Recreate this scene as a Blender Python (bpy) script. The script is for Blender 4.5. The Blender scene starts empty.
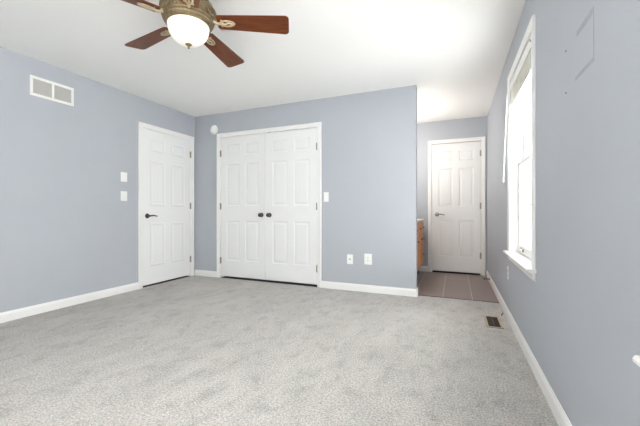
import bpy, bmesh, math, random
from mathutils import Vector, Matrix
random.seed(7)
S = bpy.context.scene
COL = S.collection
PI = math.pi

# ------------------------------------------------------------------ camera
F_PX, YAW, V0, EYE = 323.63, 22.656, 211.53, 0.982
cam_d = bpy.data.cameras.new('camera')
cam = bpy.data.objects.new('camera', cam_d)
COL.objects.link(cam)
cam.location = (0, 0, EYE)
cam.rotation_euler = (PI / 2, 0, math.radians(YAW))
cam_d.sensor_width = 36
cam_d.lens = F_PX / 640 * 36
cam_d.shift_y = -1.47 / 640
cam_d.clip_start = 0.02
S.camera = cam

# ------------------------------------------------------------------ sky, lights, exposure
world = bpy.data.worlds.new('sky')
S.world = world
world.use_nodes = True
wn = world.node_tree
bg = wn.nodes['Background']
bg.inputs['Color'].default_value = (0.99, 0.985, 0.97, 1)
bg.inputs['Strength'].default_value = 13.8
S.view_settings.view_transform = 'Standard'
S.view_settings.look = 'None'
S.view_settings.gamma = 1
S.view_settings.use_curve_mapping = False
S.view_settings.exposure = 0.0


def portal(name, y0, y1, z0, z1, x):
    """light portal: tells the renderer where the sky comes in through a window"""
    d = bpy.data.lights.new(name, 'AREA')
    d.shape = 'RECTANGLE'
    d.size = z1 - z0
    d.size_y = y1 - y0
    d.cycles.is_portal = True
    o = bpy.data.objects.new(name, d)
    o.location = (x, (y0 + y1) / 2, (z0 + z1) / 2)
    o.rotation_euler = (0, PI / 2, 0)
    COL.objects.link(o)


def bulb(name, loc, watts, radius, color):
    d = bpy.data.lights.new(name, 'POINT')
    d.energy = watts
    d.shadow_soft_size = radius
    d.color = color
    o = bpy.data.objects.new(name, d)
    o.location = loc
    COL.objects.link(o)
    return o


GLOBE_GLOW = 0.34
VANITY_WATTS = 25
bulb('vanity_lamp', (-0.74, 4.75, 1.86), VANITY_WATTS, 0.07, (1.0, 0.93, 0.84))


# ------------------------------------------------------------------ room dimensions (metres)
XL, XR = -3.704, 0.452
YR, YB, YF = -0.55, 3.866, 5.554
XE = -0.415            # free end of the back wall
TB = 0.12              # its thickness
H = 2.44
YC = 3.95              # edge of the carpet
XBL = -1.02            # bathroom wall behind the vanity
W1 = (2.32, 3.345)     # window casings, outer edges
W2 = (-0.52, 1.008)  # near end stretched beyond what shows, to let in more daylight
W3 = (-1.95, -0.75)        # unseen window added behind the camera to light the room
WZ = (0.63, 2.188)      # stool top, casing top
WC = 0.062             # window casing width


# ------------------------------------------------------------------ materials
def lin(c):
    return tuple(((v / 255) / 12.92 if v / 255 <= 0.04045 else ((v / 255 + 0.055) / 1.055) ** 2.4) for v in c) + (1,)


def mat(name, rgb, rough=0.6, metal=0.0, var=0.0, scale=8.0, bump=0.0, bscale=60.0, coat=0.0, spec=0.5):
    m = bpy.data.materials.new(name)
    m.use_nodes = True
    nt = m.node_tree
    b = nt.nodes['Principled BSDF']
    b.inputs['Base Color'].default_value = lin(rgb)
    b.inputs['Roughness'].default_value = rough
    b.inputs['Metallic'].default_value = metal
    b.inputs['Coat Weight'].default_value = coat
    b.inputs['Specular IOR Level'].default_value = spec
    tc = nt.nodes.new('ShaderNodeTexCoord')
    if var > 0:
        n = nt.nodes.new('ShaderNodeTexNoise')
        n.inputs['Scale'].default_value = scale
        n.inputs['Detail'].default_value = 4
        nt.links.new(tc.outputs['Object'], n.inputs['Vector'])
        mr = nt.nodes.new('ShaderNodeMapRange')
        mr.inputs['From Min'].default_value = 0.3
        mr.inputs['From Max'].default_value = 0.7
        mr.inputs['To Min'].default_value = 1 - var
        mr.inputs['To Max'].default_value = 1 + var
        nt.links.new(n.outputs['Fac'], mr.inputs['Value'])
        mx = nt.nodes.new('ShaderNodeMix')
        mx.data_type = 'RGBA'
        mx.blend_type = 'MULTIPLY'
        mx.inputs['Factor'].default_value = 1
        mx.inputs['A'].default_value = lin(rgb)
        nt.links.new(mr.outputs['Result'], mx.inputs['B'])
        nt.links.new(mx.outputs['Result'], b.inputs['Base Color'])
    if bump > 0:
        n2 = nt.nodes.new('ShaderNodeTexNoise')
        n2.inputs['Scale'].default_value = bscale
        n2.inputs['Detail'].default_value = 3
        nt.links.new(tc.outputs['Object'], n2.inputs['Vector'])
        bp = nt.nodes.new('ShaderNodeBump')
        bp.inputs['Strength'].default_value = bump
        bp.inputs['Distance'].default_value = 0.002
        nt.links.new(n2.outputs['Fac'], bp.inputs['Height'])
        nt.links.new(bp.outputs['Normal'], b.inputs['Normal'])
    return m


def carpet_material():
    m = bpy.data.materials.new('grey_cut_pile')
    m.use_nodes = True
    nt = m.node_tree
    L = nt.links.new
    b = nt.nodes['Principled BSDF']
    b.inputs['Roughness'].default_value = 1.0
    b.inputs['Specular IOR Level'].default_value = 0.05
    b.inputs['Sheen Weight'].default_value = 0.15
    b.inputs['Sheen Roughness'].default_value = 0.6
    tc = nt.nodes.new('ShaderNodeTexCoord')

    def noise(scale, detail, rough=0.5, stretch=None, rot=0, dist=0):
        n = nt.nodes.new('ShaderNodeTexNoise')
        n.inputs['Scale'].default_value = scale
        n.inputs['Detail'].default_value = detail
        n.inputs['Roughness'].default_value = rough
        n.inputs['Distortion'].default_value = dist
        if stretch:
            mp = nt.nodes.new('ShaderNodeMapping')
            mp.inputs['Scale'].default_value = stretch
            mp.inputs['Rotation'].default_value = (0, 0, rot)
            L(tc.outputs['Object'], mp.inputs['Vector'])
            L(mp.outputs['Vector'], n.inputs['Vector'])
        else:
            L(tc.outputs['Object'], n.inputs['Vector'])
        return n.outputs['Fac']

    def ramp(src, f0, f1, t0, t1):
        r = nt.nodes.new('ShaderNodeMapRange')
        r.inputs['From Min'].default_value = f0
        r.inputs['From Max'].default_value = f1
        r.inputs['To Min'].default_value = t0
        r.inputs['To Max'].default_value = t1
        L(src, r.inputs['Value'])
        return r.outputs['Result']

    def mul(a, c):
        x = nt.nodes.new('ShaderNodeMath')
        x.operation = 'MULTIPLY'
        L(a, x.inputs[0])
        L(c, x.inputs[1])
        return x.outputs[0]
    speck = ramp(noise(95, 4, 0.8), 0.36, 0.64, 0.55, 1.36)
    speck2 = ramp(noise(300, 1), 0.3, 0.7, 0.8, 1.2)
    sweep = ramp(noise(3.4, 6, 0.7, (1.0, 0.5, 1), 0.7, 0.5), 0.40, 0.60, 0.93, 1.06)
    marks = ramp(noise(9, 6, 0.72, (1.0, 0.7, 1), -0.5, 0.4), 0.50, 0.66, 1.04, 0.82)
    tot = mul(mul(mul(speck, speck2), sweep), marks)
    mx = nt.nodes.new('ShaderNodeMix')
    mx.data_type = 'RGBA'
    mx.blend_type = 'MULTIPLY'
    mx.inputs['Factor'].default_value = 1
    mx.inputs['A'].default_value = lin(CARPET)
    L(tot, mx.inputs['B'])
    L(mx.outputs['Result'], b.inputs['Base Color'])
    bp = nt.nodes.new('ShaderNodeBump')
    bp.inputs['Strength'].default_value = 0.7
    bp.inputs['Distance'].default_value = 0.006
    L(noise(140, 3, 0.7), bp.inputs['Height'])
    L(bp.outputs['Normal'], b.inputs['Normal'])
    return m


def tile_material():
    m = bpy.data.materials.new('brown_floor_tile')
    m.use_nodes = True
    nt = m.node_tree
    L = nt.links.new
    b = nt.nodes['Principled BSDF']
    b.inputs['Roughness'].default_value = 0.34
    tc = nt.nodes.new('ShaderNodeTexCoord')
    mp = nt.nodes.new('ShaderNodeMapping')
    mp.inputs['Rotation'].default_value = (0, 0, PI / 2)
    mp.inputs['Location'].default_value = (0.32, -0.18, 0)
    L(tc.outputs['Object'], mp.inputs['Vector'])
    br = nt.nodes.new('ShaderNodeTexBrick')
    br.offset = 0.5
    br.inputs['Color1'].default_value = lin((130, 114, 109))
    br.inputs['Color2'].default_value = lin((140, 124, 118))
    br.inputs['Mortar'].default_value = lin((188, 180, 172))
    br.inputs['Scale'].default_value = 1
    br.inputs['Mortar Size'].default_value = 0.004
    br.inputs['Mortar Smooth'].default_value = 0.2
    br.inputs['Brick Width'].default_value = 2.4
    br.inputs['Row Height'].default_value = 0.31
    L(mp.outputs['Vector'], br.inputs['Vector'])
    n = nt.nodes.new('ShaderNodeTexNoise')
    n.inputs['Scale'].default_value = 14
    n.inputs['Detail'].default_value = 5
    L(tc.outputs['Object'], n.inputs['Vector'])
    r = nt.nodes.new('ShaderNodeMapRange')
    r.inputs['To Min'].default_value = 0.85
    r.inputs['To Max'].default_value = 1.15
    L(n.outputs['Fac'], r.inputs['Value'])
    mx = nt.nodes.new('ShaderNodeMix')
    mx.data_type = 'RGBA'
    mx.blend_type = 'MULTIPLY'
    mx.inputs['Factor'].default_value = 1
    L(br.outputs['Color'], mx.inputs['A'])
    L(r.outputs['Result'], mx.inputs['B'])
    L(mx.outputs['Result'], b.inputs['Base Color'])
    bp = nt.nodes.new('ShaderNodeBump')
    bp.inputs['Strength'].default_value = 0.5
    bp.inputs['Distance'].default_value = 0.002
    bp.invert = True
    L(br.outputs['Fac'], bp.inputs['Height'])
    L(bp.outputs['Normal'], b.inputs['Normal'])
    return m


def wood_material(name, c1, c2, axis_scale, rough=0.35, coat=0.3):
    m = bpy.data.materials.new(name)
    m.use_nodes = True
    nt = m.node_tree
    L = nt.links.new
    b = nt.nodes['Principled BSDF']
    b.inputs['Roughness'].default_value = rough
    b.inputs['Coat Weight'].default_value = coat
    b.inputs['Coat Roughness'].default_value = 0.2
    tc = nt.nodes.new('ShaderNodeTexCoord')
    mp = nt.nodes.new('ShaderNodeMapping')
    mp.inputs['Scale'].default_value = axis_scale
    L(tc.outputs['Object'], mp.inputs['Vector'])
    n = nt.nodes.new('ShaderNodeTexNoise')
    n.inputs['Scale'].default_value = 6
    n.inputs['Detail'].default_value = 6
    n.inputs['Distortion'].default_value = 0.6
    L(mp.outputs['Vector'], n.inputs['Vector'])
    b.inputs['Specular IOR Level'].default_value = 0.3
    cr = nt.nodes.new('ShaderNodeValToRGB')
    cr.color_ramp.elements[0].position = 0.3
    cr.color_ramp.elements[0].color = lin(c1)
    cr.color_ramp.elements[1].position = 0.7
    cr.color_ramp.elements[1].color = lin(c2)
    L(n.outputs['Fac'], cr.inputs['Fac'])
    L(cr.outputs['Color'], b.inputs['Base Color'])
    return m


def glass_material():
    m = bpy.data.materials.new('window_glass')
    m.use_nodes = True
    nt = m.node_tree
    nt.nodes.remove(nt.nodes['Principled BSDF'])
    out = nt.nodes['Material Output']
    t = nt.nodes.new('ShaderNodeBsdfTransparent')
    t.inputs['Color'].default_value = (0.96, 0.97, 0.97, 1)
    g = nt.nodes.new('ShaderNodeBsdfGlossy')
    g.inputs['Roughness'].default_value = 0.02
    lw = nt.nodes.new('ShaderNodeLayerWeight')
    lw.inputs['Blend'].default_value = 0.5
    pw = nt.nodes.new('ShaderNodeMath')
    pw.operation = 'POWER'
    pw.inputs[1].default_value = 5.0
    nt.links.new(lw.outputs['Facing'], pw.inputs[0])
    fr = nt.nodes.new('ShaderNodeMath')
    fr.operation = 'MULTIPLY_ADD'
    fr.inputs[1].default_value = 0.8
    fr.inputs[2].default_value = 0.03
    nt.links.new(pw.outputs[0], fr.inputs[0])
    mx = nt.nodes.new('ShaderNodeMixShader')
    nt.links.new(fr.outputs[0], mx.inputs[0])
    nt.links.new(t.outputs[0], mx.inputs[1])
    nt.links.new(g.outputs[0], mx.inputs[2])
    nt.links.new(mx.outputs[0], out.inputs['Surface'])
    return m


def glow_material(name, rgb, strength):
    m = mat(name, (226, 223, 213), rough=0.35)
    b = m.node_tree.nodes['Principled BSDF']
    b.inputs['Emission Color'].default_value = lin(rgb)
    b.inputs['Emission Strength'].default_value = strength
    return m


WALL = (178, 182, 189)
CARPET = (181, 177, 172)
M = {
    'wall': mat('blue_grey_wall_paint', WALL, 0.62, var=0.015, scale=2.2, bump=0.12, bscale=180, spec=0.35),
    'ceiling': mat('white_ceiling_paint', (243, 242, 240), 0.9, bump=0.1, bscale=150, spec=0.2),
    'white': mat('white_trim_paint', (238, 237, 235), 0.38, bump=0.03, bscale=40),
    'door': mat('white_door_paint', (236, 236, 235), 0.42, bump=0.05, bscale=90),
    'plastic': mat('white_plastic', (240, 240, 236), 0.35),
    'pale': mat('offwhite_blind_slats', (236, 235, 226), 0.5, var=0.06, scale=30),
    'carpet': carpet_material(),
    'tile': tile_material(),
    'steel': mat('brushed_nickel', (150, 148, 142), 0.3, 1.0, var=0.04, scale=50),
    'pewter': mat('dark_pewter', (92, 88, 84), 0.35, 1.0, var=0.05, scale=60),
    'hinge': mat('aged_hinge_steel', (158, 152, 136), 0.4, 1.0, var=0.06, scale=60),
    'brass': mat('antique_brass', (132, 116, 88), 0.45, 0.6, var=0.22, scale=45, bump=0.4, bscale=90),
    'bronze': mat('pale_bronze_bracket', (190, 172, 142), 0.4, 0.6, var=0.12, scale=60),
    'blade': wood_material('cherry_blade_wood', (76, 37, 17), (114, 58, 27), (1.2, 9, 9), 0.45, 0.0),
    'oak': wood_material('honey_oak', (192, 112, 54), (220, 146, 82), (9, 9, 1.4), 0.4, 0.2),
    'counter': mat('pale_counter', (238, 228, 212), 0.25, var=0.03, scale=40),
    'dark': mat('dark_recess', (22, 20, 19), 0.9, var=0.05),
    'register': mat('brown_register_metal', (66, 50, 40), 0.5, 0.3, var=0.06, scale=40),
    'tan': mat('tan_register_rim', (176, 160, 138), 0.5, 0.2, var=0.05, scale=40),
    'grille': mat('grey_grille', (196, 194, 190), 0.5, var=0.03, scale=40),
    'glass': glass_material(),
    'globe': glow_material('frosted_lamp_glass', (255, 246, 228), GLOBE_GLOW),
    'rubber': mat('brown_rubber', (86, 58, 44), 0.7, var=0.05),
    'patch': mat('patch_edge_shade', (160, 165, 169), 0.7, var=0.1, scale=14),
    'strip': mat('dark_transition_strip', (70, 60, 56), 0.5, 0.3, var=0.05),
}


# ------------------------------------------------------------------ mesh helpers
class MB:
    def __init__(s):
        s.bm = bmesh.new()

    def box(s, x0, x1, y0, y1, z0, z1, bev=0.0, rot=None, seg=2):
        r = bmesh.ops.create_cube(s.bm, size=1)
        vs = r['verts']
        c = Vector(((x0 + x1) / 2, (y0 + y1) / 2, (z0 + z1) / 2))
        for v in vs:
            v.co = Vector((v.co.x * (x1 - x0), v.co.y * (y1 - y0), v.co.z * (z1 - z0)))
        if bev > 0:
            es = list({e for v in vs for e in v.link_edges})
            q = bmesh.ops.bevel(s.bm, geom=es, offset=bev, segments=seg, affect='EDGES', profile=0.5)
            vs = list({v for f in q['faces'] for v in f.verts} | {v for v in vs if v.is_valid})
        for v in vs:
            v.co = (rot @ v.co if rot else v.co) + c
        return vs

    def poly_extrude(s, pts, vec):
        """closed polygon pts (3d) extruded by vec"""
        a = [s.bm.verts.new(p) for p in pts]
        b = [s.bm.verts.new(Vector(p) + Vector(vec)) for p in pts]
        n = len(pts)
        s.bm.faces.new(a)
        s.bm.faces.new(list(reversed(b)))
        for i in range(n):
            s.bm.faces.new((a[i], b[i], b[(i + 1) % n], a[(i + 1) % n]))

    def sweep(s, rings, cap=True, closed=False):
        """rings of equal length (closed loops of points) skinned together"""
        R = [[s.bm.verts.new(p) for p in r] for r in rings]
        m = len(rings[0])
        for i in range(len(R) - (0 if closed else 1)):
            A, B = R[i], R[(i + 1) % len(R)]
            for j in range(m):
                s.bm.faces.new((A[j], A[(j + 1) % m], B[(j + 1) % m], B[j]))
        if cap and not closed:
            s.bm.faces.new(list(reversed(R[0])))
            s.bm.faces.new(R[-1])

    def tube(s, pts, rad, n=10):
        pts = [Vector(p) for p in pts]
        rads = rad if isinstance(rad, (list, tuple)) else [rad] * len(pts)
        rings = []
        prev = None
        for i, p in enumerate(pts):
            t = (pts[min(i + 1, len(pts) - 1)] - pts[max(i - 1, 0)]).normalized()
            u = prev - t * prev.dot(t) if prev is not None else t.orthogonal()
            u.normalize()
            prev = u
            v = t.cross(u)
            rings.append([p + (u * math.cos(2 * PI * k / n) + v * math.sin(2 * PI * k / n)) * rads[i] for k in range(n)])
        s.sweep(rings)

    def lathe(s, prof, center=(0, 0, 0), n=40, axis='z'):
        c = Vector(center)
        rings = []
        for r, h in prof:
            r = max(r, 1e-4)
            ring = []
            for k in range(n):
                a = 2 * PI * k / n
                p = Vector((r * math.cos(a), r * math.sin(a), h))
                if axis == 'y':
                    p = Vector((p.x, -p.z, p.y))      # heights grow towards -y
                elif axis == 'x':
                    p = Vector((p.z, p.x, p.y))
                ring.append(c + p)
            rings.append(ring)
        s.sweep(rings)

    def build(s, name, material, parent=None, smooth=False, loc=None):
        bmesh.ops.recalc_face_normals(s.bm, faces=s.bm.faces[:])
        me = bpy.data.meshes.new(name)
        s.bm.to_mesh(me)
        s.bm.free()
        me.materials.append(material)
        if smooth:
            for p in me.polygons:
                p.use_smooth = True
            try:
                me.set_sharp_from_angle(angle=math.radians(40))
            except Exception:
                pass
        o = bpy.data.objects.new(name, me)
        COL.objects.link(o)
        if parent:
            o.parent = parent
        if loc:
            o.location = loc
        return o


def tag(o, label=None, cat=None, group=None, kind=None):
    if label:
        o['label'] = label
    if cat:
        o['category'] = cat
    if group:
        o['group'] = group
    if kind:
        o['kind'] = kind
    return o


def empty(name, loc, rotz=0.0):
    o = bpy.data.objects.new(name, None)
    o.empty_display_size = 0.1
    o.location = loc
    o.rotation_euler = (0, 0, rotz)
    COL.objects.link(o)
    return o


def copy_thing(root, loc, rotz=None):
    r = root.copy()
    COL.objects.link(r)
    r.location = loc
    if rotz is not None:
        r.rotation_euler = (0, 0, rotz)
    for ch in list(root.children):
        c = ch.copy()
        COL.objects.link(c)
        c.parent = r
        for g in list(ch.children):
            d = g.copy()
            COL.objects.link(d)
            d.parent = c
    return r


# local frames for things on walls: x to the right as seen from the room, y into the wall, z up
R_LEFT, R_BACK, R_RIGHT = PI / 2, 0.0, -PI / 2

# ------------------------------------------------------------------ room shell
D1 = (2.960, 3.772, 2.060)                # hall door slab: y0, y1, top
CL = (-3.212, -1.655, 2.075)              # closet doors: x0, x1, top
D4 = (-0.345, 0.366, 2.070)               # bathroom door: x0, x1, top
GAP = 0.024                               # jamb beyond the slab

m = MB()
m.box(XL - 0.2, XR + 0.14, YR - 0.14, YC, -0.12, 0.0)
m.box(XL - 0.2, XE, YC, YB + TB, -0.12, 0.0)
m.box(XL - 0.2, XBL - 0.1, YB + TB, YB + 0.8, -0.12, 0.0)
tag(m.build('floor', M['carpet']), 'light grey cut-pile bedroom carpet', 'floor', kind='structure')
m = MB()
m.box(XBL - 0.1, XR + 0.12, YC, YF + 0.2, -0.12, -0.004)
tag(m.build('floor.001', M['tile']), 'brown tiled floor beyond the carpet in front of the far door', 'floor', kind='structure')
m = MB()
m.box(XL - 0.2, XR + 0.14, YR - 0.14, YF + 0.2, H, H + 0.12)
tag(m.build('ceiling', M['ceiling']), 'plain white flat ceiling', 'ceiling', kind='structure')

# left wall with the door recess
m = MB()
a0, a1, at = D1[0] - GAP, D1[1] + GAP, D1[2] + GAP
m.box(XL - 0.2, XL - 0.12, YR - 0.14, YB + 0.8, 0, H)
m.box(XL - 0.12, XL, YR - 0.14, a0, 0, H)
m.box(XL - 0.12, XL, a1, YB + 0.8, 0, H)
m.box(XL - 0.12, XL, a0, a1, at, H)
tag(m.build('wall_left', M['wall']), 'blue-grey painted wall holding the return vent and a closed door', 'wall', kind='structure')

# back wall with the closet opening, a shallow closet behind it
m = MB()
a0, a1, at = CL[0] - GAP, CL[1] + GAP, CL[2] + GAP
m.box(XL, a0, YB, YB + TB, 0, H)
m.box(a1, XE, YB, YB + TB, 0, H)
m.box(a0, a1, YB, YB + TB, at, H)
m.box(XL - 0.2, XBL - 0.1, YB + 0.7, YB + 0.8, 0, H)
tag(m.build('wall_back', M['wall']), 'blue-grey painted wall around the white closet doors', 'wall', kind='structure')

# right wall with two window openings
m = MB()
oz0, oz1 = WZ[0] - 0.03, WZ[1] - WC
ys = [YR - 0.12, W2[0] + WC, W2[1] - WC, W1[0] + WC, W1[1] - WC, YF + 0.2]
TW = 0.14
for k in (0, 2, 4):
    m.box(XR, XR + TW, ys[k], ys[k + 1], 0, H)
for k in (1, 3):
    m.box(XR, XR + TW, ys[k], ys[k + 1], 0, oz0)
    m.box(XR, XR + TW, ys[k], ys[k + 1], oz1, H)
tag(m.build('wall_right', M['wall']), 'blue-grey painted wall with the window', 'wall', kind='structure')

# wall behind the camera
m = MB()
m.box(XL, W3[0] + WC, YR - 0.14, YR, 0, H)
m.box(W3[1] - WC, XR, YR - 0.14, YR, 0, H)
m.box(W3[0] + WC, W3[1] - WC, YR - 0.14, YR, 0, oz0)
m.box(W3[0] + WC, W3[1] - WC, YR - 0.14, YR, oz1, H)
tag(m.build('wall_rear', M['wall']), 'blue-grey wall at the near end of the bedroom', 'wall', kind='structure')

# far bathroom wall with a door recess, and the wall behind the vanity
m = MB()
a0, a1, at = D4[0] - GAP, D4[1] + GAP, D4[2] + GAP
m.box(XBL - 0.1, XR, YF + 0.12, YF + 0.2, 0, H)
m.box(XBL - 0.1, a0, YF, YF + 0.12, 0, H)
m.box(a1, XR, YF, YF + 0.12, 0, H)
m.box(a0, a1, YF, YF + 0.12, at, H)
tag(m.build('wall_far', M['wall']), 'blue-grey wall above and beside the far white door', 'wall', kind='structure')
m = MB()
m.box(XBL - 0.1, XBL, YB + TB, YF, 0, H)
tag(m.build('wall_vanity', M['wall']), 'blue-grey wall behind the wood vanity', 'wall', kind='structure')

# carpet-to-tile strip
m = MB()
m.poly_extrude([(XE, YC - 0.006, 0), (XE, YC - 0.002, 0.004), (XE, YC + 0.012, 0.004), (XE, YC + 0.016, -0.004)], (XR - XE - 0.014, 0, 0))
tag(m.build('trim_1', M['strip']), 'thin dark strip where the carpet meets the tiles', 'threshold', kind='structure')


# dark strips under the doors, painting in the shadow of the gaps
for nm, x0, x1, y0, y1, lab in (('closet_gap_shade', CL[0], CL[1], YB + 0.006, YB + 0.11, 'dark strip painting the gap shadow under the closet doors'),
                                ('far_gap_shade', D4[0], D4[1], YF + 0.006, YF + 0.11, 'dark strip painting the gap shadow under the far door beyond the tiles'),
                                ('hall_gap_shade', XL - 0.11, XL - 0.006, D1[0], D1[1], 'dark strip painting the gap shadow under the hall door')):
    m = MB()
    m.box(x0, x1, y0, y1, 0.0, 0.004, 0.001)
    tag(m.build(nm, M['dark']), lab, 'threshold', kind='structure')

# ------------------------------------------------------------------ baseboards
BH, BT = 0.088, 0.014


def board_profile():
    return [(0, 0), (BT, 0), (BT, BH - 0.026), (BT - 0.003, BH - 0.014), (BT - 0.007, BH - 0.008), (BT - 0.009, BH), (0, BH)]


def board(name, path, label):
    """path: (point, outward offset direction) pairs in plan; profile runs along it"""
    m = MB()
    rings = []
    for (x, y), (nx, ny) in path:
        rings.append([(x + nx * d, y + ny * d, z) for d, z in board_profile()])
    m.sweep(rings)
    return tag(m.build(name, M['white']), label, 'baseboard', kind='structure')


CW = 0.057
board('baseboard_left', [((XL, YR), (1, 0)), ((XL, D1[0] - 0.006 - CW), (1, 0))], 'white baseboard under the return vent and light switches')
board('baseboard_back', [((XL + 0.004, YB), (0, -1)), ((CL[0] - 0.006 - CW, YB), (0, -1))], 'short white baseboard between the hall door and closet')
board('baseboard_back.001', [((CL[1] + 0.006 + CW, YB), (0, -1)), ((XE, YB), (1, -1)), ((XE, YB + TB), (1, 0))], 'white baseboard under the two low wall plates, ending at the tiles')
board('baseboard_right', [((XR, YR), (-1, 0)), ((XR, YF - 0.02), (-1, 0))], 'long white baseboard below the window')
board('baseboard_far', [((XBL, YF), (0, -1)), ((D4[0] - 0.006 - CW, YF), (0, -1))], 'white baseboard beside the wood vanity and far door')


# ------------------------------------------------------------------ doors
def casing_mesh(x0, x1, zt, w=CW, z0=0.0):
    """mitred three-sided casing, standing proud of the wall (y<0)"""
    m = MB()
    prof = [(0, 0), (0, -0.010), (0.006, -0.013), (w * 0.55, -0.015), (w - 0.012, -0.019), (w - 0.004, -0.018), (w, -0.014), (w, 0)]
    rings = []
    for cx, cz, sx, sz in ((x0, z0, -1, 0), (x0, zt, -1, 1), (x1, zt, 1, 1), (x1, z0, 1, 0)):
        rings.append([(cx + sx * o, y, cz + sz * o) for o, y in prof])
    m.sweep(rings)
    return m


def jamb(m, x0, x1, zt, depth):
    t = 0.018
    m.box(x0 - 0.004 - t, x0 - 0.004, 0.0, depth, 0, zt + 0.004 + t)
    m.box(x1 + 0.004, x1 + 0.004 + t, 0.0, depth, 0, zt + 0.004 + t)
    m.box(x0 - 0.004, x1 + 0.004, 0.0, depth, zt + 0.004, zt + 0.004 + t)
    # stop
    m.box(x0 - 0.004, x0 + 0.008, 0.042, 0.054, 0, zt + 0.004)
    m.box(x1 - 0.008, x1 + 0.004, 0.042, 0.054, 0, zt + 0.004)
    m.box(x0 + 0.008, x1 - 0.008, 0.042, 0.054, zt - 0.008, zt + 0.004)


def slab_mesh(w, h, z0, front=0.001, t=0.035):
    """six-panel slab, front face towards -y with moulded raised panels"""
    m = MB()
    bm = m.bm
    stile, mull = 0.105 * w / 0.76, 0.095 * w / 0.76
    pw = (w - 2 * stile - mull) / 2
    xs = [0, stile, stile + pw, stile + pw + mull, w - stile, w]
    k = h / 2.045
    zs = [0, 0.235 * k, 0.815 * k, 1.035 * k, 1.645 * k, 1.765 * k, 1.935 * k, h]
    vert = {}

    def V(x, y, z):
        key = (round(x, 5), round(y, 5), round(z, 5))
        if key not in vert:
            vert[key] = bm.verts.new((x, front + y, z0 + z))
        return vert[key]
    for i in range(5):
        for j in range(7):
            X0, X1, Z0, Z1 = xs[i], xs[i + 1], zs[j], zs[j + 1]
            if i in (1, 3) and j in (1, 3, 5):
                loops = []
                for ins, dep in ((0, 0), (0.010, 0.006), (0.016, 0.0065), (0.030, 0.0045), (0.042, 0.0015)):
                    loops.append([V(X0 + ins, dep, Z0 + ins), V(X1 - ins, dep, Z0 + ins), V(X1 - ins, dep, Z1 - ins), V(X0 + ins, dep, Z1 - ins)])
                for A, B in zip(loops, loops[1:]):
                    for q in range(4):
                        bm.faces.new((A[q], A[(q + 1) % 4], B[(q + 1) % 4], B[q]))
                bm.faces.new(loops[-1])
            else:
                bm.faces.new((V(X0, 0, Z0), V(X1, 0, Z0), V(X1, 0, Z1), V(X0, 0, Z1)))
    # sides and back
    def strip(pts):
        for p, q in zip(pts, pts[1:]):
            a, b = V(*p), V(*q)
            c, d = V(q[0], t, q[2]), V(p[0], t, p[2])
            bm.faces.new((a, b, c, d))
    strip([(x, 0, 0) for x in xs])
    strip([(x, 0, h) for x in xs])
    strip([(0, 0, z) for z in zs])
    strip([(w, 0, z) for z in zs])
    ring = [V(x, t, 0) for x in xs] + [V(w, t, z) for z in zs[1:]] + [V(x, t, h) for x in reversed(xs[:-1])] + [V(0, t, z) for z in reversed(zs[1:-1])]
    bm.faces.new(ring)
    return m


def hinge_mesh(x, z, side):
    """knuckle barrel standing proud at the slab edge with a sliver of each leaf"""
    m = MB()
    m.lathe([(0.0, -0.05), (0.004, -0.05), (0.0065, -0.046), (0.0065, 0.046), (0.004, 0.05), (0, 0.05)], (x, -0.006, z), 12)
    for q in (-0.028, 0.0, 0.028):
        m.lathe([(0.0065, -0.011), (0.0072, -0.011), (0.0072, 0.011), (0.0065, 0.011)], (x, -0.006, z + q), 12)
    m.box(x - side * 0.016, x + side * 0.002, -0.0015, 0.001, z - 0.044, z + 0.044)
    return m


def lever_mesh(x, z, d):
    """rose and curved lever pointing in direction d along x"""
    m = MB()
    m.lathe([(0, 0), (0.032, 0), (0.033, 0.004), (0.028, 0.010), (0.013, 0.013), (0.011, 0.045), (0.013, 0.05), (0.010, 0.058), (0, 0.059)], (x, 0.001, z), 24, 'y')
    pts = [(x, -0.050, z), (x + d * 0.02, -0.054, z + 0.003), (x + d * 0.05, -0.056, z + 0.006), (x + d * 0.08, -0.054, z + 0.002), (x + d * 0.105, -0.050, z - 0.006), (x + d * 0.118, -0.046, z - 0.004)]
    m.tube(pts, [0.010, 0.010, 0.009, 0.008, 0.007, 0.005], 10)
    return m


def door(name, origin, rotz, w, h, z0, hinge_side, label, cat, hinge_z=(1.86, 1.07, 0.25)):
    e = empty(name, origin, rotz)
    tag(e, label, cat, kind='structure')
    slab_mesh(w, h, z0).build('door_panel', M['door'], e)
    hx = w + 0.002 if hinge_side > 0 else -0.002
    for z in hinge_z:
        hinge_mesh(hx, z, hinge_side).build('hinge', M['hinge'], e, True)
    return e


def frame(name, origin, rotz, x0, x1, zt, label, depth=0.118):
    e = empty(name, origin, rotz)
    tag(e, label, 'door frame', kind='structure')
    casing_mesh(x0 - 0.006, x1 + 0.006, zt + 0.006).build('casing', M['white'], e)
    m = MB()
    jamb(m, x0, x1, zt, depth)
    m.build('jamb', M['white'], e)
    return e


# hall door in the left wall (local x = +Y)
w1 = D1[1] - D1[0]
frame('trim_2', (XL, D1[0], 0), R_LEFT, 0, w1, D1[2], 'white casing around the closed door next to the room corner')
d1 = door('door_1', (XL, D1[0], 0), R_LEFT, w1, D1[2] - 0.026, 0.025, 1, 'white six-panel door with a lever, next to the room corner', 'door', (1.845, 1.066, 0.262))
lever_mesh(0.066, 0.925, 1).build('lever_handle', M['pewter'], d1, True)

# closet doors
wl = (CL[1] - CL[0]) / 2 - 0.003
frame('trim_3', (CL[0], YB, 0), R_BACK, 0, CL[1] - CL[0], CL[2], 'white casing around the pair of closet doors')


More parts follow.
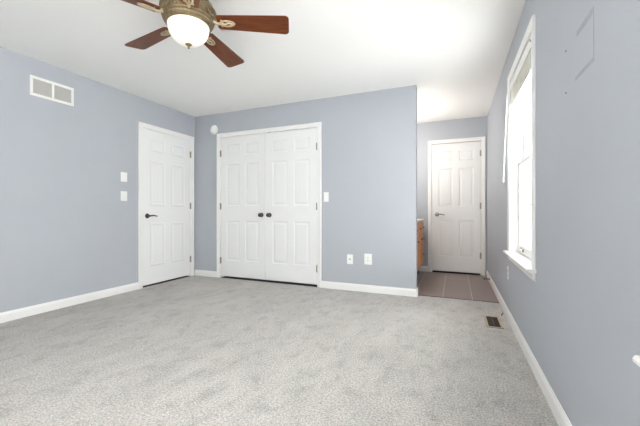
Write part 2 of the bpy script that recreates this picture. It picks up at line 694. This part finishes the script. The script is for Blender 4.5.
def knob_mesh(x, z):
    m = MB()
    m.lathe([(0, 0), (0.031, 0), (0.032, 0.004), (0.024, 0.009), (0.011, 0.012), (0.010, 0.028), (0.018, 0.034), (0.027, 0.044), (0.028, 0.052), (0.022, 0.061), (0.008, 0.065), (0, 0.065)], (x, 0.001, z), 28, 'y')
    return m


d2 = door('door_2', (CL[0], YB, 0), R_BACK, wl, CL[2] - 0.034, 0.032, -1, 'white six-panel closet door nearer the hall door, knob on its meeting edge', 'door', (1.84, 1.06, 0.26))
knob_mesh(wl - 0.062, 0.934).build('door_knob', M['pewter'], d2, True)
d3 = door('door_3', (CL[0] + wl + 0.006, YB, 0), R_BACK, wl, CL[2] - 0.034, 0.032, 1, 'white six-panel closet door nearer the switch, hinged beside it', 'door', (1.83, 1.05, 0.24))
knob_mesh(0.062, 0.934).build('door_knob', M['pewter'], d3, True)
# ball catch in the head jamb gap
m = MB()
m.box(0.02, 0.075, -0.001, 0.02, CL[2] - 0.003, CL[2] + 0.003, 0.001)
m.build('catch_plate', M['steel'], d3)

# bathroom door
w4 = D4[1] - D4[0]
frame('trim_4', (D4[0], YF, 0), R_BACK, 0, w4, D4[2], 'white casing around the far door beyond the tiles')
d4 = door('door_4', (D4[0], YF, 0), R_BACK, w4, D4[2] - 0.034, 0.03, 1, 'white six-panel door with a lever beyond the brown tiles', 'door', (1.88, 1.07, 0.30))
lever_mesh(0.075, 0.935, 1).build('lever_handle', M['steel'], d4, True)


# ------------------------------------------------------------------ windows (local x = -Y, y = +X, origin at the far casing edge)
def window(name, origin, rotz, w, label):
    e = empty(name, origin, rotz)
    tag(e, label, 'window', kind='structure')
    z0, zt = WZ
    xi0, xi1, zi = WC, w - WC, zt - WC           # opening
    # casing
    m = casing_mesh(xi0 + 0.004, xi1 - 0.004, zi - 0.004, WC, z0)
    m.build('window_frame', M['white'], e)
    # jamb liner
    m = MB()
    m.box(xi0 + 0.0005, xi0 + 0.016, 0.001, 0.139, z0 - 0.028, zi - 0.0005)
    m.box(xi1 - 0.016, xi1 - 0.0005, 0.001, 0.139, z0 - 0.028, zi - 0.0005)
    m.box(xi0 + 0.016, xi1 - 0.016, 0.001, 0.139, zi - 0.016, zi - 0.0005)
    m.box(xi0 + 0.016, xi1 - 0.016, 0.075, 0.139, z0 - 0.028, z0 + 0.006)
    # parting stops
    m.box(xi0 + 0.016, xi0 + 0.026, 0.046, 0.056, z0, zi - 0.016)
    m.box(xi1 - 0.026, xi1 - 0.016, 0.046, 0.056, z0, zi - 0.016)
    m.build('jamb_liner', M['white'], e)
    # stool with horns and a rounded nose
    m = MB()
    m.poly_extrude([(-0.022, 0.0, z0 - 0.022), (-0.022, -0.042, z0 - 0.022), (-0.022, -0.049, z0 - 0.016), (-0.022, -0.050, z0 - 0.008), (-0.022, -0.045, z0), (-0.022, 0.0, z0)], (w + 0.044, 0, 0))
    m.box(xi0 + 0.016, xi1 - 0.016, -0.001, 0.075, z0 - 0.022, z0)
    m.build('window_sill', M['white'], e)
    m = MB()
    za = z0 - 0.022
    m.poly_extrude([(0.004, 0, za), (0.004, -0.016, za), (0.004, -0.017, za - 0.012), (0.004, -0.012, za - 0.03), (0.004, -0.012, za - 0.044), (0.004, -0.006, za - 0.055), (0.004, 0, za - 0.055)], (w - 0.008, 0, 0))
    m.build('apron', M['white'], e)
    # sashes
    zm = (z0 + zi) / 2 + 0.01
    sx0, sx1 = xi0 + 0.017, xi1 - 0.017

    def sash(nm, y0, y1, za, zb, brail, trail):
        m = MB()
        st = 0.056
        m.box(sx0, sx0 + st, y0, y1, za, zb, 0.002)
        m.box(sx1 - st, sx1, y0, y1, za, zb, 0.002)
        m.box(sx0 + st, sx1 - st, y0, y1, za, za + brail, 0.002)
        m.box(sx0 + st, sx1 - st, y0, y1, zb - trail, zb, 0.002)
        gx0, gx1, gz0, gz1 = sx0 + st, sx1 - st, za + brail, zb - trail
        yc = (y0 + y1) / 2
        for q in (1,):
            xx = gx0 + (gx1 - gx0) * q / 2
            m.box(xx - 0.008, xx + 0.008, yc - 0.009, yc + 0.009, gz0, gz1, 0.002)
        zz = (gz0 + gz1) / 2
        m.box(gx0, gx1, yc - 0.0085, yc + 0.0085, zz - 0.008, zz + 0.008, 0.002)
        s = m.build(nm, M['white'], e)
        m = MB()
        m.box(gx0 - 0.004, gx1 + 0.004, yc - 0.002, yc + 0.002, gz0 - 0.004, gz1 + 0.004)
        m.build('glass', M['glass'], s)
        return s
    sash('upper_sash', 0.092, 0.122, zm - 0.02, zi - 0.017, 0.036, 0.045)
    lo = sash('lower_sash', 0.057, 0.087, z0 + 0.007, zm + 0.02, 0.062, 0.036)
    # sash lifts on the bottom rail
    for xx in (sx0 + 0.16, sx1 - 0.22):
        m = MB()
        m.box(xx, xx + 0.07, 0.040, 0.057, z0 + 0.03, z0 + 0.044, 0.004)
        m.build('sash_lift', M['plastic'], lo)
    for xx in (sx0 + 0.145, sx0 + 0.23, sx1 - 0.235, sx1 - 0.15):
        m = MB()
        m.box(xx, xx + 0.014, 0.046, 0.057, z0 + 0.024, z0 + 0.05, 0.003)
        m.build('tilt_latch', M['pewter'], lo)
    return e


window('window_1', (XR, W1[1], 0), R_RIGHT, W1[1] - W1[0], 'white double-hung window with a raised blind, bright daylight outside')
window('window_2', (XR, W2[1], 0), R_RIGHT, W2[1] - W2[0], 'nearer window of which only a corner of white sill shows')

window('fill_window', (W3[1], YR, 0), PI, W3[1] - W3[0], 'wide white window added for fill light in the wall behind the viewer')

# raised mini blind hanging inside the head of the window
bl = empty('window_blind', (XR, W1[1], WZ[1] - WC - 0.02), R_RIGHT)
tag(bl, 'white mini blind pulled up to the head of the window', 'blind')
bw = W1[1] - W1[0]
bx0, bx1 = WC + 0.022, bw - WC - 0.022
m = MB()
m.box(bx0, bx1, 0.002, 0.040, -0.042, -0.002, 0.002)
m.build('headrail', M['plastic'], bl)
m = MB()
m.box(bx0 - 0.003, bx1 + 0.003, -0.005, 0.0015, -0.070, -0.006, 0.002)
m.build('valance', M['plastic'], bl)
m = MB()
nS = 30
for i in range(nS):
    z = -0.060 - i * 0.0039
    tl = random.uniform(-0.22, 0.22)
    rot = Matrix.Rotation(random.uniform(-0.008, 0.008), 3, 'Y') @ Matrix.Rotation(tl, 3, 'X')
    dx = random.uniform(-0.004, 0.004)
    dy = random.uniform(-0.004, 0.004)
    m.box(bx0 + dx + 0.003, bx1 + dx - 0.003, 0.006 + dy, 0.034 + dy, z - 0.0005, z + 0.0005, rot=rot)
m.build('slats', M['pale'], bl)
m = MB()
m.box(bx0 + 0.003, bx1 - 0.003, 0.006, 0.034, -0.196, -0.180, 0.003)
m.build('bottom_rail', M['pale'], bl)
for xx in (bx0 + 0.1, (bx0 + bx1) / 2, bx1 - 0.1):
    m = MB()
    m.tube([(xx, 0.001, -0.07), (xx + 0.004, -0.003, -0.12), (xx, 0.001, -0.19)], 0.0018, 6)
    m.build('ladder_cord', M['plastic'], bl)
m = MB()
m.tube([(bx0 + 0.012, -0.012, -0.055), (bx0 + 0.006, -0.030, -0.10), (bx0 - 0.045, -0.052, -0.835)], [0.002, 0.004, 0.004], 8)
m.tube([(bx0 - 0.0445, -0.0519, -0.82), (bx0 - 0.046, -0.053, -0.86)], [0.0055, 0.0055], 8)
m.build('tilt_wand', M['plastic'], bl, True)
m = MB()
m.lathe([(0, 0), (0.008, 0), (0.008, 0.003), (0, 0.004)], (bx1 - 0.035, -0.005, -0.026), 12, 'y')
m.build('screw', M['pewter'], bl)


# ------------------------------------------------------------------ ceiling fan
FX, FY, FZ = -1.639, 1.654, 2.252
fan = empty('ceiling_fan', (FX, FY, H))
tag(fan, 'five-blade ceiling fan with reddish wood blades and a lit frosted bowl light', 'ceiling fan')
dz = -H
m = MB()
m.lathe([(0, H - 0.001), (0.115, H - 0.001), (0.120, H - 0.012), (0.112, H - 0.03), (0.098, H - 0.045), (0.10, 2.388), (0.130, 2.384), (0.152, 2.366), (0.160, 2.345), (0.166, 2.330),
         (0.176, 2.322), (0.178, 2.312), (0.170, 2.304), (0.164, 2.300), (0.158, 2.262), (0.164, 2.257), (0.162, 2.250), (0.154, 2.247), (0.153, 2.243), (0.157, 2.239), (0.153, 2.233), (0.146, 2.231), (0.145, 2.228), (0.147, 2.224), (0.142, 2.219), (0.135, 2.216), (0, 2.214)], (0, 0, dz), 64)
for k in range(48):      # cast rope and block pattern round the band
    a = 2 * PI * k / 48
    R = Matrix.Rotation(a, 3, 'Z')
    vs = m.box(-0.005, 0.005, -0.0065, 0.0065, -0.015, 0.015, 0.002, seg=1)
    for v in vs:
        v.co = R @ (v.co + Vector((0.163, 0, 2.281 + dz)))
for k in range(72):
    a = 2 * PI * k / 72
    R = Matrix.Rotation(a, 3, 'Z') @ Matrix.Rotation(0.6, 3, 'X')
    vs = m.box(-0.003, 0.003, -0.003, 0.003, -0.006, 0.006)
    for v in vs:
        v.co = Matrix.Rotation(a, 3, 'Z') @ Vector((0.174, 0, 2.316 + dz)) + R @ v.co
m.build('motor_housing', M['brass'], fan, True)
m = MB()
prof = [(0.122, 2.221), (0.130, 2.219), (0.132, 2.213), (0.130, 2.204)]
for q in range(1, 13):
    a = q / 12 * PI / 2
    prof.append((max(0.0, 0.130 * math.cos(a) ** 0.82), 2.204 - 0.108 * math.sin(a) ** 1.1))
m.lathe(prof, (0, 0, dz), 56)
m.build('light_bowl', M['globe'], fan, True)
m = MB()
m.lathe([(0, 2.102), (0.020, 2.098), (0.021, 2.093), (0.015, 2.088), (0.007, 2.085), (0.006, 2.078), (0.0085, 2.073), (0.006, 2.067), (0, 2.066)], (0, 0, dz), 24)
m.build('finial', M['brass'], fan, True)


def blade_mesh():
    """blade along +x with a rounded tip, pitched"""
    m = MB()
    r0, r1 = 0.185, 0.665
    out = []
    hw0, hw1 = 0.058, 0.080
    rc = 0.028
    out.append((r0 + 0.012, -hw0))
    out.append((r1 - rc, -hw1))
    for q in range(1, 7):
        a = -PI / 2 + q / 6 * PI / 2
        out.append((r1 - rc + rc * math.cos(a), -hw1 + rc + rc * math.sin(a)))
    for q in range(0, 7):
        a = q / 6 * PI / 2
        out.append((r1 - rc + rc * math.cos(a), hw1 - rc + rc * math.sin(a)))
    out.append((r0 + 0.012, hw0))
    out.append((r0, hw0 - 0.012))
    out.append((r0, -hw0 + 0.012))
    R = Matrix.Rotation(PITCH, 3, 'X')
    pts = [R @ Vector((x, y, -0.003)) for x, y in out]
    m.poly_extrude(pts, R @ Vector((0, 0, 0.006)))
    return m


PITCH = math.radians(-12)


def bracket_mesh():
    m = MB()
    R = Matrix.Rotation(PITCH, 3, 'X')
    m.tube([(0.140, 0, 0.014), (0.165, 0, 0.004), (0.190, 0, -0.010), (0.215, 0, -0.009)], [0.013, 0.012, 0.010, 0.008], 10)
    # open oval scroll under the blade
    rings = []
    for q in range(28):
        a = 2 * PI * q / 28
        c = Vector((0.252 + 0.046 * math.cos(a), 0.022 * math.sin(a), -0.008))
        d = Vector((math.cos(a) * 0.022, math.sin(a) * 0.046, 0)).normalized()
        rings.append([R @ (c + d * (0.0065 * math.cos(b)) + Vector((0, 0, 0.0055 * math.sin(b)))) for b in [2 * PI * u / 8 for u in range(8)]])
    m.sweep(rings, closed=True)
    m.tube([R @ Vector(p) for p in ((0.21, -0.006, -0.008), (0.235, 0.006, -0.009), (0.26, -0.006, -0.009), (0.29, 0.004, -0.008))], [0.007, 0.006, 0.006, 0.005], 8)
    for x, y in ((0.216, 0.026), (0.216, -0.026), (0.300, 0.0)):
        vs0 = len(m.bm.verts)
        m.lathe([(0, -0.009), (0.006, -0.009), (0.006, -0.004), (0, -0.003)], (x, y, 0), 10)
        m.bm.verts.ensure_lookup_table()
        for v in m.bm.verts[vs0:]:
            v.co = R @ v.co
    return m


PH = 0.473
bl0 = blade_mesh().build('fan_blade', M['blade'], fan)
bk0 = bracket_mesh().build('blade_bracket', M['bronze'], fan, True)
for k in range(5):
    for o0 in (bl0, bk0):
        if k == 0:
            o = o0
        else:
            o = o0.copy()
            COL.objects.link(o)
            o.parent = fan
        o.location = (0, 0, FZ - H)
        o.rotation_euler = (0, 0, PH + k * 2 * PI / 5)

# ------------------------------------------------------------------ things on the walls
# return-air vent, two louvred panels in one frame
v = empty('return_vent', (XL, 1.760, 2.085), R_LEFT)
tag(v, 'white two-panel return-air vent high on the wall near the ceiling', 'vent')
vw, vh, fb = 0.382, 0.190, 0.026
m = MB()
m.box(0, vw, -0.008, 0, 0, fb, 0.002)
m.box(0, vw, -0.008, 0, vh - fb, vh, 0.002)
m.box(0, fb, -0.008, 0, fb, vh - fb, 0.002)
m.box(vw - fb, vw, -0.008, 0, fb, vh - fb, 0.002)
m.box(vw / 2 - 0.011, vw / 2 + 0.011, -0.008, 0, fb, vh - fb, 0.002)
m.build('vent_frame', M['plastic'], v)
for x0, x1 in ((fb, vw / 2 - 0.011), (vw / 2 + 0.011, vw - fb)):
    m = MB()
    n = 17
    for i in range(n):
        z = fb + (i + 0.5) * (vh - 2 * fb) / n
        m.box(x0, x1, -0.0055, -0.0005, z - 0.0036, z + 0.0014, rot=Matrix.Rotation(0.6, 3, 'X'))
    m.box(x0, x1, -0.0012, -0.0002, fb, vh - fb)
    m.build('grille', M['grille'], v)


def plate(name, origin, rotz, label, cat, kind, w=0.072, h=0.116, group=None):
    e = empty(name, origin, rotz)
    tag(e, label, cat, group)
    m = MB()
    m.box(-w / 2, w / 2, -0.006, 0, -h / 2, h / 2, 0.0025)
    m.build('cover_plate', M['plastic'], e)
    if kind == 'toggle':
        m = MB()
        m.box(-0.006, 0.006, -0.0075, -0.005, -0.013, 0.013)
        m.box(-0.0045, 0.0045, -0.016, -0.005, -0.002, 0.010, 0.0015, rot=Matrix.Rotation(-0.4, 3, 'X'))
        m.build('toggle', M['plastic'], e)
    elif kind == 'outlet':
        for zz in (-0.0205, 0.0205):
            m = MB()
            m.lathe([(0, 0), (0.0172, 0), (0.0172, 0.0018), (0, 0.002)], (0, -0.006, zz), 24, 'y')
            r = m.build('receptacle', M['plastic'], e)
            m = MB()
            for xx, hh in ((-0.0065, 0.0045), (0.0065, 0.0038)):
                m.box(xx - 0.0013, xx + 0.0013, -0.0086, -0.0079, zz + 0.003 - hh, zz + 0.003 + hh)
            m.box(-0.0025, 0.0025, -0.0086, -0.0079, zz - 0.011, zz - 0.007, 0.001)
            m.build('slots', M['dark'], r)
    elif kind == 'jack':
        m = MB()
        m.lathe([(0, 0), (0.008, 0), (0.008, 0.004), (0.0055, 0.004), (0.0055, 0.011), (0, 0.011)], (0, -0.006, 0), 16, 'y')
        m.build('connector', M['pewter'], e, True)
    zs = (0,) if kind == 'outlet' else (-h * 0.37, h * 0.37)
    for zz in zs:
        m = MB()
        m.lathe([(0, 0), (0.003, 0), (0.0025, 0.0012), (0, 0.0014)], (0, -0.006, zz), 10, 'y')
        m.build('screw', M['plastic'], e)
    return e


plate('light_switch', (XL, 2.703, 1.400), R_LEFT, 'upper of two white wall switches beside the lever-handled hall door', 'light switch', 'toggle', 0.082, 0.116)
plate('light_switch', (XL, 2.703, 1.170), R_LEFT, 'lower of two white wall switches beside the lever-handled hall door', 'light switch', 'toggle', 0.082, 0.116)
plate('light_switch', (-1.527, YB, 1.168), R_BACK, 'white wall switch just beside the closet door casing', 'light switch', 'toggle', 0.066, 0.122)
plate('cable_jack', (-1.208, YB, 0.388), R_BACK, 'narrow white wall plate with one dark cable connector, low on wall', 'wall plate', 'jack', 0.074, 0.118)
plate('wall_outlet', (-0.978, YB, 0.402), R_BACK, 'wider white duplex outlet plate, low, beside the cable jack plate', 'outlet', 'outlet', 0.094, 0.132)
plate('wall_outlet', (XR, 3.40, 0.42), R_RIGHT, 'white outlet plate seen edge-on below the far end of the window', 'outlet', 'outlet')

# round detector by the closet casing
v = empty('wall_detector', (-3.330, YB, 2.204), R_BACK)
tag(v, 'small round white detector high on the wall beside the closet casing', 'detector')
m = MB()
m.lathe([(0, 0), (0.070, 0), (0.072, 0.006), (0.070, 0.016), (0.060, 0.022), (0, 0.022)], (0, 0, 0), 40, 'y')
m.build('base', M['plastic'], v, True)
m = MB()
m.lathe([(0.050, 0.0215), (0.052, 0.026), (0.046, 0.036), (0.028, 0.042), (0, 0.043)], (0.002, 0, 0.0), 40, 'y')
for k in range(14):
    a = 2 * PI * k / 14
    vs = m.box(-0.003, 0.003, -0.0365, -0.0335, -0.007, 0.007)
    for q in vs:
        q.co = Matrix.Rotation(a, 3, 'Y') @ (q.co + Vector((0, 0, 0.040)))
m.build('dome', M['plastic'], v, True)

# right wall: access patch edge shadows painted as grey strips, two screw holes
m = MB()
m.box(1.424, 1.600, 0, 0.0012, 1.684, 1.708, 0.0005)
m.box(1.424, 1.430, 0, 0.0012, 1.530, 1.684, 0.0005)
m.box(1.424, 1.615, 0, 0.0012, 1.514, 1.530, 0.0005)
o = m.build('wall_patch_shade', M['patch'])
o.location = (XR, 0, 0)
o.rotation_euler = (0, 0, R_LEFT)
tag(o, 'faint grey painted edge shadows of a square patch on the wall near the window', 'wall patch')
for z, lab in ((1.690, 'upper of two small dark screws in the wall by the painted patch'), (1.506, 'lower of two small dark screws in the wall by the painted patch')):
    m = MB()
    m.lathe([(0, 0), (0.0035, 0), (0.0035, 0.002), (0.0015, 0.003), (0, 0.003)], (0, 0, 0), 12, 'y')
    o = m.build('wall_screw', M['pewter'])
    o.location = (XR, 1.736, z)
    o.rotation_euler = (0, 0, R_RIGHT)
    tag(o, lab, 'screw')

# ------------------------------------------------------------------ floor register, door stop
v = empty('floor_register', (0.312, 3.248, 0))
tag(v, 'brown slotted floor register set in the carpet near the baseboard', 'floor vent')
m = MB()
hw, hl = 0.066, 0.165
for a in ((-hw, -hw + 0.020, -hl, hl), (hw - 0.020, hw, -hl, hl), (-hw + 0.020, hw - 0.020, -hl, -hl + 0.022), (-hw + 0.020, hw - 0.020, hl - 0.022, hl)):
    m.box(*a, 0.0, 0.006, 0.002)
m.build('rim', M['tan'], v)
m = MB()
m.box(-hw + 0.020, hw - 0.020, -hl + 0.022, hl - 0.022, 0.0002, 0.001)
m.build('pan', M['dark'], v)
m = MB()
for i in range(13):
    y = -hl + 0.034 + i * (2 * hl - 0.068) / 12
    m.box(-hw + 0.020, hw - 0.020, y - 0.006, y + 0.006, 0.002, 0.0032, rot=Matrix.Rotation(0.12, 3, 'X'))
m.box(-0.003, 0.003, -hl + 0.022, hl - 0.022, 0.0015, 0.005)
m.build('louvers', M['register'], v)

v = empty('door_stop', (XR - BT, 5.02, 0.05), PI)
tag(v, 'brown spring door stop on the baseboard above the tiles', 'door stop')
m = MB()
m.lathe([(0, 0), (0.013, 0), (0.013, 0.005), (0.006, 0.008), (0.006, 0.012)], (0, 0, 0), 14, 'x')
coil = []
for q in range(81):
    a = q / 8 * 2 * PI
    coil.append((0.008 + q / 80 * 0.052, 0.006 * math.cos(a), 0.006 * math.sin(a)))
m.tube(coil, 0.0016, 6)
m.build('spring', M['rubber'], v, True)
m = MB()
m.lathe([(0, 0.058), (0.009, 0.058), (0.010, 0.064), (0.009, 0.074), (0, 0.076)], (0, 0, 0), 14, 'x')
m.build('tip', M['rubber'], v, True)

# short stub of cable by the baseboard
m = MB()
m.tube([(0, 0, 0.0), (0.002, 0.004, 0.012), (0.008, 0.012, 0.022), (0.014, 0.016, 0.024)], [0.004, 0.004, 0.004, 0.0035], 8)
o = m.build('cable_stub', M['pewter'], None, True)
o.location = (0.405, 3.47, 0)
tag(o, 'tiny grey cable end poking from the carpet by the baseboard', 'cable')

# ------------------------------------------------------------------ vanity
v = empty('bathroom_vanity', (-0.478, 4.02, 0))
tag(v, 'honey wood vanity cabinet with pale top, partly behind the wall end', 'vanity')
VY, VD, VH, TK = 1.385, 0.530, 0.835, 0.155        # length, depth, height, toe kick
m = MB()
m.box(-VD, 0, 0, VY, TK, VH, 0.002)
m.build('body', M['oak'], v)
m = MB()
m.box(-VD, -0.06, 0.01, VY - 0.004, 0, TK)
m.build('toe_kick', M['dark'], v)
m = MB()
m.box(-VD, 0.022, -0.02, VY + 0.012, VH, VH + 0.03, 0.006)
m.build('countertop', M['counter'], v)
nb = 3
bwid = VY / nb
for i in range(nb):
    y0, y1 = i * bwid + 0.018, (i + 1) * bwid - 0.018
    rows = ((0.665, 0.815), (0.18, 0.64)) if i < 2 else ((0.665, 0.815), (0.50, 0.645), (0.18, 0.48))
    for j, (z0, z1) in enumerate(rows):
        isd = i < 2 and j == 1
        m = MB()
        m.box(0.0005, 0.018, y0, y1, z0, z1, 0.004)
        b = 0.04 if z1 - z0 > 0.2 else 0.028
        m.box(0.018, 0.021, y0 + b, y1 - b, z0 + b, z1 - b, 0.0025)
        p = m.build('door' if isd else 'drawer', M['oak'], v)
        m = MB()
        kz, ky = (z1 - 0.06, y1 - 0.035) if isd else ((z0 + z1) / 2, (y0 + y1) / 2)
        m.lathe([(0, 0.020), (0.006, 0.020), (0.005, 0.030), (0.013, 0.036), (0.013, 0.042), (0.006, 0.046), (0, 0.046)], (0, ky, kz), 16, 'x')
        m.build('knob', M['pewter'], p, True)
